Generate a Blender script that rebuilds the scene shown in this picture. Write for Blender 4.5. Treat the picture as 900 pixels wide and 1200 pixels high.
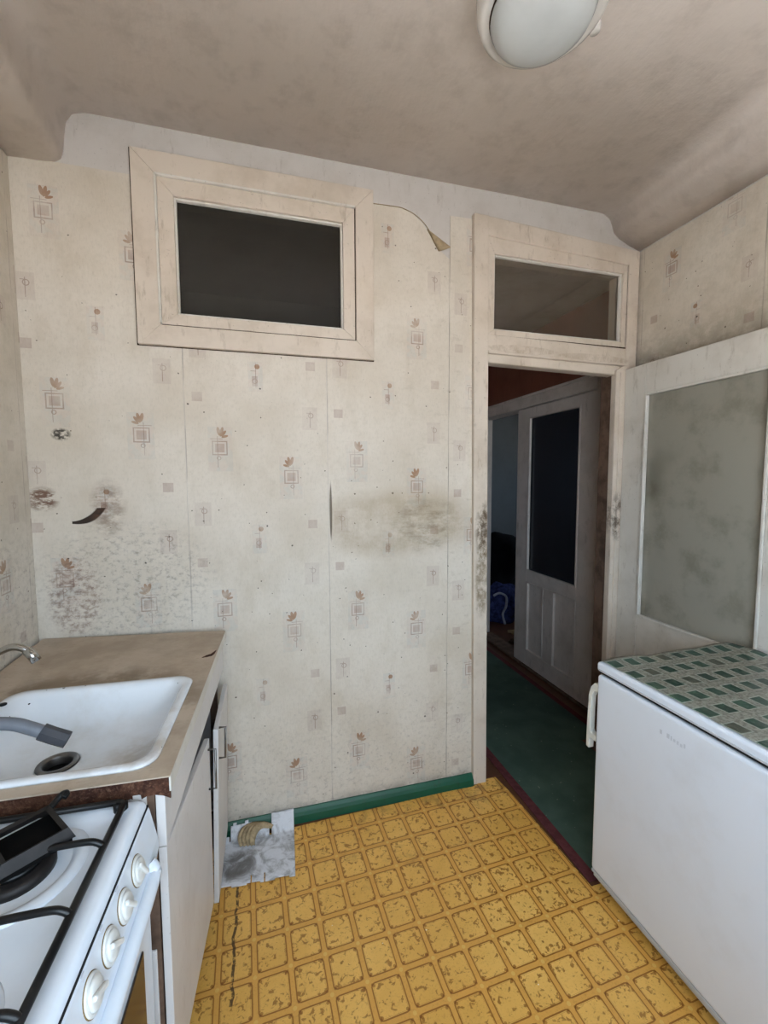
import bpy, bmesh, math, random
from mathutils import Vector, Matrix
random.seed(7)
PI = math.pi
scene = bpy.context.scene
C = scene.collection
for o in list(bpy.data.objects): bpy.data.objects.remove(o)

# ------------------------------------------------------------ camera
F_PX, YAW, PITCH, ROLL, CAM_H = 511.8, math.radians(15.72), math.radians(4.36), math.radians(.22), 1.5
fw = Vector((math.sin(YAW)*math.cos(PITCH), math.cos(YAW)*math.cos(PITCH), -math.sin(PITCH)))
rt = Vector((math.cos(YAW), -math.sin(YAW), 0)); dn = fw.cross(rt)
rt2 = math.cos(ROLL)*rt + math.sin(ROLL)*dn; dn2 = -math.sin(ROLL)*rt + math.cos(ROLL)*dn
cam = bpy.data.cameras.new('camera'); camo = bpy.data.objects.new('camera', cam); C.objects.link(camo)
mw = Matrix((rt2, -dn2, -fw)).transposed().to_4x4(); mw.translation = (0, 0, CAM_H)
camo.matrix_world = mw
cam.sensor_fit = 'VERTICAL'; cam.sensor_height = 36; cam.lens = F_PX/1200*36; cam.clip_start = .02
scene.camera = camo

# ------------------------------------------------------------ sky, daylight portals, exposure
SKY = 9.2
world = bpy.data.worlds.new('world'); scene.world = world; world.use_nodes = True
bg = world.node_tree.nodes['Background']; bg.inputs[0].default_value = (.68, .84, 1.0, 1); bg.inputs[1].default_value = SKY
def portal(name, loc, rot, sx, sy):
    l = bpy.data.lights.new(name, 'AREA'); l.shape = 'RECTANGLE'; l.size = sx; l.size_y = sy
    l.cycles.is_portal = True
    o = bpy.data.objects.new(name, l); C.objects.link(o); o.location = loc; o.rotation_euler = rot
WIN = (-.45, 1.25, .78, 2.06)      # kitchen window behind the camera: x0 x1 z0 z1
Y_WIN = -.40
portal('daylight_portal', ((WIN[0]+WIN[1])/2, Y_WIN-.1, (WIN[2]+WIN[3])/2), (PI/2, 0, 0), WIN[1]-WIN[0], WIN[3]-WIN[2])
portal('far_daylight_portal', (4.62, 4.2, 1.5), (0, PI/2, 0), .8, .6)
# sun added behind the house: lit ground brightens the ceiling, window facade stays shaded
sun = bpy.data.lights.new('sun', 'SUN'); sun.energy = 47; sun.color = (1, .96, .93); sun.angle = math.radians(1)
suno = bpy.data.objects.new('sun', sun); C.objects.link(suno); suno.rotation_euler = (math.radians(-25), 0, 0)
vs = scene.view_settings
vs.view_transform = 'Standard'; vs.look = 'None'; vs.exposure = 0.0; vs.gamma = 1.0; vs.use_curve_mapping = False

# ------------------------------------------------------------ node helpers
def lin(r, g, b):
    f = lambda c: (c/255/12.92) if c <= 10 else ((c/255+.055)/1.055)**2.4
    return (f(r), f(g), f(b))
class NT:
    cur = None
    def __init__(s, name, rough=.6, spec=.3, metal=0):
        s.m = bpy.data.materials.new(name); s.m.use_nodes = True; s.t = s.m.node_tree
        s.b = s.t.nodes['Principled BSDF']; s.b.inputs['Roughness'].default_value = rough
        s.b.inputs['Specular IOR Level'].default_value = spec; s.b.inputs['Metallic'].default_value = metal
        NT.cur = s
    def n(s, t): return s.t.nodes.new(t)
    def put(s, sock, v):
        if isinstance(v, V): s.t.links.new(v.s, sock)
        elif isinstance(v, (int, float)): sock.default_value = v
        else: sock.default_value = (*v, 1) if len(sock.default_value) == 4 and len(v) == 3 else v
    def math(s, op, *a, clamp=False):
        nd = s.n('ShaderNodeMath'); nd.operation = op; nd.use_clamp = clamp
        for i, x in enumerate(a): s.put(nd.inputs[i], x)
        return V(nd.outputs[0])
    def mix(s, f, a, b, mode='MIX'):
        nd = s.n('ShaderNodeMix'); nd.data_type = 'RGBA'; nd.blend_type = mode
        s.put(nd.inputs[0], f); s.put(nd.inputs[6], a); s.put(nd.inputs[7], b)
        return V(nd.outputs[2])
    def pos(s):
        g = s.n('ShaderNodeNewGeometry'); sp = s.n('ShaderNodeSeparateXYZ'); s.t.links.new(g.outputs['Position'], sp.inputs[0])
        return V(g.outputs['Position']), V(sp.outputs[0]), V(sp.outputs[1]), V(sp.outputs[2])
    def objpos(s):
        g = s.n('ShaderNodeTexCoord'); return V(g.outputs['Object'])
    def vec(s, x, y, z=0):
        nd = s.n('ShaderNodeCombineXYZ')
        for i, v in enumerate((x, y, z)): s.put(nd.inputs[i], v)
        return V(nd.outputs[0])
    def scale(s, v, k):
        nd = s.n('ShaderNodeVectorMath'); nd.operation = 'MULTIPLY'; s.put(nd.inputs[0], v); nd.inputs[1].default_value = k
        return V(nd.outputs[0])
    def noise(s, v, sc, det=3, ro=.55, dist=0):
        nd = s.n('ShaderNodeTexNoise'); s.put(nd.inputs['Vector'], v); nd.inputs['Scale'].default_value = sc
        nd.inputs['Detail'].default_value = det; nd.inputs['Roughness'].default_value = ro; nd.inputs['Distortion'].default_value = dist
        return V(nd.outputs[0])
    def white(s, v):
        nd = s.n('ShaderNodeTexWhiteNoise'); s.put(nd.inputs['Vector'], v); return V(nd.outputs[0])
    def ramp(s, v, lo, hi):
        nd = s.n('ShaderNodeMapRange'); nd.interpolation_type = 'SMOOTHSTEP'; s.put(nd.inputs[0], v)
        s.put(nd.inputs[1], lo); s.put(nd.inputs[2], hi); return V(nd.outputs[0])
    def bump(s, h, strength=.3, dist=.002):
        nd = s.n('ShaderNodeBump'); nd.inputs['Strength'].default_value = strength; nd.inputs['Distance'].default_value = dist
        s.put(nd.inputs['Height'], h); s.t.links.new(nd.outputs[0], s.b.inputs['Normal'])
    def color(s, c): s.put(s.b.inputs['Base Color'], c)
class V:
    def __init__(s, sock): s.s = sock
    def __add__(s, o): return NT.cur.math('ADD', s, o)
    def __radd__(s, o): return NT.cur.math('ADD', o, s)
    def __sub__(s, o): return NT.cur.math('SUBTRACT', s, o)
    def __rsub__(s, o): return NT.cur.math('SUBTRACT', o, s)
    def __mul__(s, o): return NT.cur.math('MULTIPLY', s, o)
    def __rmul__(s, o): return NT.cur.math('MULTIPLY', o, s)
    def __truediv__(s, o): return NT.cur.math('DIVIDE', s, o)
    def lt(s, o): return NT.cur.math('LESS_THAN', s, o)
    def gt(s, o): return NT.cur.math('GREATER_THAN', s, o)
    def abs(s): return NT.cur.math('ABSOLUTE', s)
    def min(s, o): return NT.cur.math('MINIMUM', s, o)
    def max(s, o): return NT.cur.math('MAXIMUM', s, o)
    def floor(s): return NT.cur.math('FLOOR', s)
    def wrap(s, p): return NT.cur.math('FLOORED_MODULO', s, p)
def sqrt(v): return NT.cur.math('SQRT', v)
def rect(a, b, hw, hh): return a.abs().lt(hw) * b.abs().lt(hh)
def hyp(a, b): return sqrt(a*a + b*b)
def blob(a, b, cu, cv, ru, rv):     # soft ellipse, 1 in the middle
    return NT.cur.math('SUBTRACT', 1, hyp((a-cu)/ru, (b-cv)/rv), clamp=True)
def rot(a, b, deg):
    c, s_ = math.cos(math.radians(deg)), math.sin(math.radians(deg))
    return a*c + b*s_, b*c - a*s_
def anyof(*m):
    r = m[0]
    for x in m[1:]: r = r.max(x)
    return r

# ------------------------------------------------------------ materials
def wallpaper(name, axis, starts, phases, W=.555, P=.655):
    N = NT(name, .75, .15); p, x, y, z = N.pos(); u0 = x if axis == 'x' else y
    i = ((u0 - starts)/W).floor(); u = u0 - starts - i*W
    zo = phases[0]
    for k in range(1, len(phases)): zo = i.gt(k-.5)*(phases[k]-phases[k-1]) + zo
    uv = N.vec(u0, z, 0)
    wob = N.noise(uv, 30, 1)
    def loc(cu, dz): return u - cu, (z - zo - dz + P/2).wrap(P) - P/2
    big = N.noise(uv, 2.2, 4); fine = N.noise(uv, 60, 3)
    col = N.mix(N.ramp(big, .35, .7), lin(213, 204, 191), lin(200, 189, 173))
    col = N.mix(N.ramp(fine, .45, .75)*.25, col, lin(190, 180, 165))
    grime = N.noise(N.vec(u0, z*.45, 7), 7, 6, .72); col = N.mix(N.ramp(grime, .46, .74)*.34, col, lin(176, 162, 140))
    thread = N.noise(N.vec(u0*4, z*1.1, 2), 42, 3, .7); col = N.mix(N.ramp(thread, .5, .7)*.2, col, lin(168, 158, 146))
    bgm, pink, brown, rust = [], [], [], []
    for cu, dz, s in ((.125, 0, 1), (.402, -.115, -1)):
        a, b = loc(cu, dz); a = a*s
        bgm.append(rect(a-.002, b+.004, .046, .088))
        mx = a.abs().max((b*1.02).abs())
        brown.append(mx.gt(.0245)*mx.lt(.029)); pink.append(mx.lt(.0175))
        brown.append(rect(a+.008, b+.015, .0012, .062)); r = hyp(a+.004, b+.040)
        brown.append(r.gt(.0055)*r.lt(.0085)); brown.append(rect(a+.012, b-.036, .024, .0012))
        for px, pz, ra, l, w in ((-.003, .066, 12, .017, .0065), (.008, .064, -14, .019, .0065), (.016, .058, -38, .014, .0055), (.02, .046, -75, .013, .005)):
            c, d = rot(a-px, b-pz, ra); rust.append(hyp(c/w, d/l).lt(1))
    a, b = loc(.268, .29); bgm.append(rect(a, b+.005, .028, .06)); rust.append(hyp(a-.007, b-.036).lt(.010))
    brown.append(rect(a-.001, b-.002, .0013, .05)); brown.append(rect(a+.008, b-.018, .011, .0013)); pink.append(rect(a+.003, b+.022, .011, .02))
    r = hyp(a+.003, b+.022); brown.append(r.gt(.008)*r.lt(.0105))
    pk2 = []
    for cu, dz in ((.481, .127), (.055, -.262)):
        a, b = loc(cu, dz); pk2.append(rect(a, b, .031, .047)); r = hyp(a-.005, b-.012)
        brown.append(r.gt(.008)*r.lt(.0112)); brown.append(rect(a-.002, b+.004, .0015, .034)); brown.append(rect(a+.004, b-.022, .009, .0013))
    for cu, dz in ((.047, .198), (.487, -.315)):
        a, b = loc(cu, dz); pk2.append(rect(a, b, .019, .018)); pink.append(rect(a, b, .019, .018)*.6)
    worn = N.ramp(N.noise(uv, 9, 3), .3, .6)*.6 + .4
    col = N.mix(anyof(*bgm)*.22*worn, col, N.mix(N.ramp(wob, .45, .55), lin(160, 168, 170), lin(188, 168, 160)))
    col = N.mix(anyof(*pk2)*.25*worn, col, lin(165, 145, 138))
    col = N.mix(anyof(*pink)*.5*worn, col, lin(150, 118, 105))
    col = N.mix(anyof(*brown)*.55*worn, col, lin(120, 88, 75))
    col = N.mix(anyof(*rust)*.8*worn, col, lin(146, 104, 70))
    # strip seams, age spots, stains
    seam = u.lt(.003)*N.ramp(N.noise(uv, 5, 2), .35, .6); col = N.mix(seam*.45, col, lin(120, 108, 95))
    sp = N.noise(uv, 130, 2, .7); zone = N.ramp(N.noise(uv, 3.5, 3), .42, .62)
    col = N.mix(N.ramp(sp, .62, .76)*zone*.32, col, lin(120, 108, 96))
    dots = N.noise(uv, 70, 0); col = N.mix(dots.gt(.845)*.8, col, lin(60, 52, 46))
    if axis == 'x':
        n1 = N.noise(N.vec(u0, z*1.2, 3), 46, 6, .72); n2 = N.noise(uv, 9, 4, .7); n3 = N.noise(N.vec(u0*1.5, z*3, 1), 9, 5, .75)
        # black mould specks above the worktop
        col = N.mix(N.ramp(n1, .46, .74)*(blob(u0, z, -.50, 1.10, .36, .28)*1.6).min(.6), col, lin(96, 90, 84))
        col = N.mix(N.ramp(n1, .38, .66)*(blob(u0, z, -.68, 1.06, .10, .17)*1.7).min(.6), col, lin(128, 94, 80))
        # grease band to the right of the torn seam
        fade = N.ramp(u0, .28, .295)
        col = N.mix((blob(u0, z, .58, 1.30, .46, .17)*1.3).min(.45)*N.ramp(n2, .15, .7)*fade, col, lin(148, 128, 96))
        col = N.mix((blob(u0, z, .72, 1.29, .19, .14)*1.1).min(.5)*N.ramp(n3, .35, .7), col, lin(104, 86, 58))
        # scorch by the sink: curved streak and blots
        r = hyp(u0+.668, z-1.447); arc = NT.cur.math('SUBTRACT', 1, (r-.105).abs()/(.0045 + .010*N.ramp(u0, -.69, -.60) + (n2-.5)*.006), clamp=True)*u0.gt(-.675)*z.lt(1.395)*(u0+.575).lt(.012)
        col = N.mix((arc*3.5).min(.96), col, lin(34, 18, 11))
        col = N.mix((blob(u0, z, -.556, 1.395, .07, .12)*1.2).min(.6)*N.ramp(n3, .34, .62), col, lin(104, 74, 54))
        col = N.mix((blob(u0, z, -.765, 1.43, .06, .05)*2).min(.85)*N.ramp(n3, .40, .55), col, lin(92, 50, 26))
        col = N.mix((blob(u0, z, -.695, 1.665, .035, .025)*2.4).min(.9)*N.ramp(n1, .42, .55), col, lin(40, 34, 30))
        # tear in the seam, dirt at foot, drips
        tear = N.ramp(hyp((u0-.287)/.006, (z-1.36)/.13), 1.1, .7); col = N.mix(tear*.8, col, lin(74, 60, 46))
        low = N.ramp(z, .75, .1)
        col = N.mix(N.ramp(n1, .50, .72)*low*.42, col, lin(108, 98, 92))
        col = N.mix(N.ramp(z, .10, .035)*N.ramp(n2, .35, .6)*.55, col, lin(86, 70, 60))
        col = N.mix(N.ramp(n3, .55, .7)*.25*N.ramp(u0, .3, .9), col, lin(140, 126, 104))
    else:
        n1 = N.noise(uv, 12, 4, .7)
        col = N.mix(N.ramp(n1, .40, .75)*.20, col, lin(140, 132, 112))
        col = N.mix(N.ramp(z, 2.30, 2.06)*.4*N.ramp(n1, .2, .6)*x.gt(0), col, lin(104, 96, 76))  # right wall darkens downwards to door-top height, broken by noise
        n4 = N.noise(uv, 42, 5, .75); col = N.mix(N.ramp(n4, .46, .75)*(blob(u0, z, 1.72, 1.08, .3, .26)*1.4).min(.42)*x.lt(0), col, lin(104, 86, 78))
    N.color(col)
    N.bump(N.noise(N.vec(u0*1.0, z*.35, 0), 150, 2)*.6 + N.noise(uv, 14, 3), .35, .002)
    return N.m
def paint(name, c, dirt=(110, 92, 68), amount=.5, rough=.5, spec=.35, stains=(), bump=.2, sc=1.0):
    N = NT(name, rough, spec); p, x, y, z = N.pos()
    n1 = N.noise(p, 5*sc, 5, .65); n2 = N.noise(N.scale(p, (1, 1, .25)), 30*sc, 4, .7); n3 = N.noise(p, 95*sc, 2, .6)
    col = N.mix(N.ramp(n1, .42, .72)*amount, lin(*c), lin(*[int(a*.55+b*.45) for a, b in zip(c, dirt)]))
    col = N.mix(N.ramp(n2, .56, .72)*amount*.8, col, lin(*dirt))
    col = N.mix(n3.gt(.70)*amount*.7, col, lin(*[int(k*.7) for k in dirt]))
    for cx, cz, rx, rz, sc_, st in stains:
        n4 = N.noise(N.scale(p, (1.5, 1.5, 1)), 24, 5, .75)
        col = N.mix((blob(x, z, cx, cz, rx, rz)*2).min(st)*N.ramp(n4, .38, .60), col, lin(*sc_))
    N.color(col); N.bump(n1*.5 + n2*.6, bump, .002); return N.m
def plain(name, c, rough=.5, spec=.3, metal=0, var=.12, sc=8, bump=0):
    N = NT(name, rough, spec, metal); p = N.pos()[0]; n = N.noise(p, sc, 4, .6)
    N.color(N.mix(N.ramp(n, .35, .7), lin(*c), [k*(1-var) for k in lin(*c)]))
    if bump: N.bump(N.noise(p, sc*6, 3), bump, .001)
    return N.m
def glass(name, tint, dust, dustc, gloss=.10, rough=.05):
    N = NT(name); t = N.t; t.nodes.remove(N.b); out = t.nodes['Material Output']; p, x, y, z = N.pos()
    tr = N.n('ShaderNodeBsdfTransparent'); tr.inputs[0].default_value = (*tint, 1)
    gl = N.n('ShaderNodeBsdfGlossy'); gl.inputs['Roughness'].default_value = rough
    df = N.n('ShaderNodeBsdfDiffuse'); df.inputs[0].default_value = (*lin(*dustc), 1)
    n = N.noise(N.scale(p, (1, 1, .3)), 11, 5, .65)
    m1 = N.n('ShaderNodeMixShader'); N.put(m1.inputs[0], N.ramp(n, .3, .75)*dust + dust*.6); t.links.new(tr.outputs[0], m1.inputs[1]); t.links.new(df.outputs[0], m1.inputs[2])
    fr = N.n('ShaderNodeFresnel'); fr.inputs[0].default_value = 1.35
    m2 = N.n('ShaderNodeMixShader'); N.put(m2.inputs[0], V(fr.outputs[0])*1.0 + (gloss-.02)); t.links.new(m1.outputs[0], m2.inputs[1]); t.links.new(gl.outputs[0], m2.inputs[2])
    t.links.new(m2.outputs[0], out.inputs[0]); return N.m
def lino_mat():
    N = NT('printed_linoleum', .38, .4); p, x, y, z = N.pos(); PX, PY = .1065, .1145
    a, b = rot(x-.377, y-1.167, 2.0)
    ca, cb = (a/PX).floor(), (b/PY).floor(); a = a - ca*PX - PX/2; b = b - cb*PY - PY/2
    aa, bb = a.abs(), b.abs(); R_ = .014
    qx, qy = (aa-(.0465-R_)).max(0), (bb-(.0503-R_)).max(0); sd = hyp(qx, qy) - R_
    cell = N.white(N.vec(ca, cb, 0)); uv = N.vec(a, b, cell*9)
    n1 = N.noise(p, 3, 4); n2 = N.noise(N.vec(a, b, cell*31), 55, 3, .6, .6); n3 = N.noise(p, 160, 3, .7); n4 = N.noise(N.vec(a, b*1.4, cell*17), 26, 2, .5, 1.2)
    base = N.mix(N.ramp(n1, .3, .7), lin(234, 184, 98), lin(218, 166, 80))
    col = N.mix(sd.gt(0), base, lin(216, 160, 76))
    inner = sd.lt(-.004)
    col = N.mix(N.ramp(n2, .53, .60)*N.ramp(n4, .44, .52)*inner*.7, col, lin(128, 74, 20))
    col = N.mix(N.ramp(n3, .5, .75)*.3, col, lin(150, 95, 35))
    ln = sd.gt(-.0040)*sd.lt(0); ln2 = sd.gt(-.0068)*sd.lt(-.0056)
    col = N.mix(ln*.85, col, lin(136, 78, 20)); col = N.mix(ln2*.35, col, lin(140, 82, 22))
    dx, dy = aa-.0375, bb-.0413
    col = N.mix(hyp(dx, dy).lt(.0045)*.6, col, lin(134, 74, 16))
    col = N.mix(hyp(dx-.004, dy-.004).lt(.0038)*.5, col, lin(120, 64, 14))
    cx_, cy_ = aa-PX/2, bb-PY/2; col = N.mix(hyp(cx_, cy_).lt(.006)*.5, col, lin(225, 190, 110))
    # slit and wear
    col = N.mix((rect(x+.118-(N.noise(N.vec(0, y, 0), 14, 2)-.5)*.03, y-1.40, .0045, .19)*N.ramp(N.noise(p, 60, 3), .34, .5)*.9), col, lin(70, 48, 32))
    col = N.mix(N.ramp(N.noise(p, 7, 5, .7), .52, .72)*N.ramp(y, 1.2, 1.8)*.55, col, lin(104, 76, 42))
    col = N.mix(N.noise(p, 80, 0).gt(.885), col, lin(232, 222, 200))
    N.color(col); N.bump(ln*-.6 + n3*.4 + N.noise(p, 6, 3)*2, .4, .0015); return N.m
def film_mat():
    N = NT('checked_plastic_film', .3, .5); p, x, y, z = N.pos(); PX, PY = .0705, .0805
    a, b = x-1.170, y-1.198; a = a + PX/2; b = b + PY/2
    ca, cb = (a/PX).floor(), (b/PY).floor(); a = a - ca*PX - PX/2; b = b - cb*PY - PY/2
    w = N.white(N.vec(ca, cb, 1)); n = N.noise(p, 90, 3, .7); n2 = N.noise(p, 260, 2, .7)
    bgc = N.mix(N.ramp(n, .4, .65), lin(150, 150, 138), lin(112, 108, 96))
    g = N.mix(w, lin(30, 62, 50), lin(66, 96, 80)); g = N.mix(w.gt(.85), g, lin(92, 92, 78)); g = N.mix(N.ramp(n2, .4, .7)*.5, g, lin(40, 70, 58))
    edge = rect(a, b, .0235, .0265); col = N.mix(edge*.7, bgc, lin(168, 176, 164)); col = N.mix(rect(a, b, .0195, .0225), col, g)
    N.color(col); N.bump(N.noise(p, 16, 3)*2 + n*.3, .5, .004); return N.m
def sink_mat():
    N = NT('sink_enamel', .16, .5); p, x, y, z = N.pos(); n = N.noise(p, 7, 5, .65); n2 = N.noise(p, 55, 1, .5)
    col = N.mix(N.ramp(n, .45, .8)*.35, lin(224, 229, 235), lin(176, 168, 152))
    col = N.mix((blob(x, y, -.28, 1.10, .17, .20)*1.3).min(.55)*N.ramp(n, .3, .6), col, lin(150, 128, 98))
    col = N.mix(n2.gt(.765)*z.gt(.86), col, lin(24, 22, 20)); N.color(col); return N.m
def worktop_mat():
    N = NT('worn_laminate', .55, .3); p, x, y, z = N.pos(); n = N.noise(p, 6, 5, .65); n2 = N.noise(N.scale(p, (1, 3, 1)), 40, 3, .7)
    col = N.mix(N.ramp(n, .35, .7), lin(186, 170, 152), lin(164, 147, 128)); col = N.mix(N.ramp(n2, .58, .75)*.4, col, lin(112, 94, 76))
    r = hyp((x+.50)/.30, (y-1.23)/.27); col = N.mix(N.ramp(r, 1.25, .9)*N.ramp(n, .4, .6)*.6, col, lin(104, 86, 66)); N.color(col); return N.m
def chipboard_mat():
    N = NT('raw_chipboard', .9, .1); p = N.pos()[0]; n = N.noise(p, 26, 5, .75); n2 = N.noise(p, 140, 3, .7)
    col = N.mix(N.ramp(n, .38, .62), lin(92, 62, 48), lin(58, 36, 30)); col = N.mix(N.ramp(n2, .5, .7)*.5, col, lin(128, 96, 76)); N.color(col); N.bump(n2+n, .8, .004); return N.m
def carpet_mat():
    N = NT('green_runner', .92, .1); p, x, y, z = N.pos(); n = N.noise(p, 5, 4, .6); n2 = N.noise(p, 320, 2, .7)
    col = N.mix(N.ramp(n, .35, .65), lin(86, 106, 94), lin(72, 92, 82)); col = N.mix(n2*.5, col, lin(52, 70, 62))
    col = N.mix(N.noise(p, 75, 0).gt(.84)*.6, col, lin(150, 155, 140)); N.color(col); N.bump(n2, .6, .003); return N.m
def cardboard_mat():
    N = NT('dusty_cardboard', .85, .15); p, x, y, z = N.pos(); n = N.noise(p, 16, 5, .65, .8); n2 = N.noise(p, 90, 3)
    col = N.mix(N.ramp(n, .42, .66), lin(220, 220, 224), lin(158, 156, 156)); col = N.mix((blob(x, y, -.125, 1.68, .085, .075)*2).min(.8)*N.ramp(n, .3, .55), col, lin(92, 86, 80))
    col = N.mix(n2*.2, col, lin(140, 136, 132)); N.color(col); N.bump(n, .5, .004); return N.m
def enamel_mat(name, c, rough=.18, chips=.80, dirt=.25):
    N = NT(name, rough, .5); p = N.pos()[0]; n = N.noise(p, 6, 5, .65); n2 = N.noise(p, 50, 1)
    col = N.mix(N.ramp(n, .45, .8)*dirt, lin(*c), lin(170, 160, 145)); col = N.mix(n2.gt(chips)*.85, col, lin(50, 46, 42)); N.color(col); return N.m
def ceiling_mat():
    N = NT('limewashed_ceiling', .9, .1); p, x, y, z = N.pos(); n = N.noise(p, 1.6, 4, .6); n2 = N.noise(p, 12, 4, .6); n3 = N.noise(p, 26, 0)
    col = N.mix(N.ramp(n, .35, .7), lin(240, 231, 225), lin(230, 220, 213)); col = N.mix(N.ramp(n2, .45, .75)*.25, col, lin(180, 170, 160))
    N.color(col); N.bump(n2*1.5 + N.noise(N.scale(p, (1, .3, 1)), 60, 3)*.5, .35, .004); return N.m
M = {}
M['wp_x'] = wallpaper('wallpaper_print_across', 'x', -.833, [1.784, 1.624, 1.578, 1.889])
M['wp_y'] = wallpaper('wallpaper_print_along', 'y', 1.21-.555*4+.06, [1.70, 1.6, 1.75, 1.66, 1.93, 1.8])
M['plaster'] = paint('bare_plaster', (198, 192, 186), (150, 140, 128), .45, .9, .1)
M['ceiling'] = ceiling_mat()
M['wood_paint'] = paint('old_cream_paint', (208, 195, 180), (120, 98, 70), .42, .5, .3,
    stains=[(1.005, 1.25, .05, .16, (78, 58, 34), .9), (1.00, 1.02, .04, .2, (104, 84, 50), .7), (1.77, 1.30, .05, .14, (62, 46, 32), .85), (1.2, 2.10, .20, .02, (130, 104, 68), .3), (1.6, 2.09, .22, .02, (130, 104, 68), .25)])
M['wood_paint_white'] = paint('white_gloss_paint', (214, 209, 200), (120, 104, 80), .38, .35, .4)
M['hall_door_paint'] = paint('grey_white_paint', (212, 203, 196), (96, 80, 64), .35, .4, .35)
M['crack'] = plain('brown_gap_dirt', (62, 44, 30), .9, .1)
M['lino'] = lino_mat(); M['film'] = film_mat(); M['sink'] = sink_mat(); M['worktop'] = worktop_mat(); M['chip'] = chipboard_mat()
M['carpet'] = carpet_mat(); M['card'] = cardboard_mat()
M['maroon'] = plain('maroon_border', (98, 54, 56), .9, .1, var=.3, sc=40, bump=.4)
M['green'] = paint('green_floor_paint', (15, 80, 56), (44, 50, 40), .5, .4, .4)
M['floor_paint'] = paint('brown_floor_paint', (98, 62, 44), (52, 38, 30), .7, .5, .3)
M['fridge'] = enamel_mat('fridge_white', (226, 231, 240), .28, .86, .12)
M['fridge_trim'] = plain('fridge_grey_trim', (196, 199, 204), .4, .4)
M['plastic'] = plain('ivory_plastic', (226, 224, 214), .35, .45)
M['seal'] = plain('dark_seal', (34, 34, 36), .7, .2)
M['stove'] = enamel_mat('stove_enamel', (220, 228, 238), .15, .83, .16)
M['iron'] = plain('black_iron', (12, 12, 13), .38, .35, var=.3, sc=30)
M['soot'] = plain('sooty_steel', (40, 36, 35), .5, .4, .3, var=.5, sc=22)
M['laminate'] = paint('white_laminate', (216, 212, 210), (140, 124, 108), .28, .38, .4)
M['worn_wood'] = plain('worn_brown_wood', (112, 90, 76), .8, .15, var=.5, sc=14, bump=.5)
M['chrome'] = plain('chrome', (196, 194, 190), .14, .5, 1, var=.2, sc=20)
M['steel_dark'] = plain('tarnished_steel', (120, 116, 112), .35, .5, .9, var=.3, sc=30)
M['hose'] = plain('grey_plastic_hose', (112, 116, 124), .45, .4, var=.2, sc=18)
M['hose_dark'] = plain('dark_grey_plastic', (62, 64, 70), .5, .4)
M['rust'] = plain('rusty_drain', (70, 52, 36), .6, .3, .3, var=.6, sc=40)
M['black'] = plain('void_black', (12, 11, 11), .9, .1)  # near-black painted as shade inside drain and cabinet; also colours the guard floor
M['knob'] = enamel_mat('knob_plastic', (218, 218, 214), .3, .80, .5)
M['knob_dirt'] = plain('knob_grime', (130, 108, 70), .6, .2, var=.4, sc=60)
M['brown_glass'] = plain('brown_oven_glass', (52, 38, 32), .12, .5)
M['dark_glass'] = glass('dark_window_glass', (.45, .45, .44), .03, (110, 108, 100), .03)
M['transom_glass'] = glass('dusty_transom_glass', (.88, .86, .83), .03, (150, 140, 124), .03)
M['hall_glass'] = glass('blue_grey_ribbed_glass', (.20, .22, .25), .16, (92, 98, 108), .05, .25)
N = NT('frosted_stained_glass', .32, .4); p, x, y, z = N.pos(); n = N.noise(p, 7, 5, .65); n2 = N.noise(p, 2.6, 3)
col = N.mix(N.ramp(n, .45, .72)*.55, lin(172, 168, 154), lin(120, 114, 96)); col = N.mix(N.ramp(n2, .52, .7)*.45, col, lin(104, 98, 80)); N.color(col)
N.b.inputs['Transmission Weight'].default_value = .25; N.bump(N.noise(p, 130, 2), .25, .001); M['frosted'] = N.m
M['lamp_glass'] = plain('milky_lamp_glass', (196, 200, 200), .22, .5, var=.1, sc=6)
M['lamp_base'] = plain('white_lamp_enamel', (216, 212, 206), .22, .5, var=.1, sc=10)
M['brown_wall'] = paint('red_brown_wall_paint', (146, 98, 80), (92, 62, 50), .5, .6, .25)
M['hall_ceiling'] = paint('dim_hall_limewash', (196, 188, 178), (120, 108, 96), .4, .9, .1)
M['blue_wall'] = paint('blue_grey_wall_paint', (112, 118, 122), (96, 98, 100), .5, .8, .1)
M['cloth_black'] = plain('black_cloth', (22, 22, 26), .95, .1, var=.5, sc=9, bump=.6)
M['cloth_blue'] = plain('blue_printed_cloth', (64, 74, 128), .9, .1, var=.7, sc=24)
M['cloth_white'] = plain('pale_cloth', (178, 182, 200), .9, .1, var=.3, sc=20)
M['debris'] = plain('brown_rubbish', (92, 76, 62), .95, .1, var=.5, sc=30)
M['tan_paper'] = plain('tan_paper', (176, 152, 118), .85, .15, var=.3, sc=40)
M['paper_back'] = plain('aged_paper_back', (172, 152, 122), .85, .15, var=.35, sc=30)
M['ground'] = plain('pale_outdoor_ground', (184, 180, 176), .95, .1)
M['ink'] = plain('worn_grey_print', (206, 211, 220), .5, .3)
M['curl_paper'] = plain('torn_curl_paper', (180, 158, 124), .85, .15, var=.4, sc=60)

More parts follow.
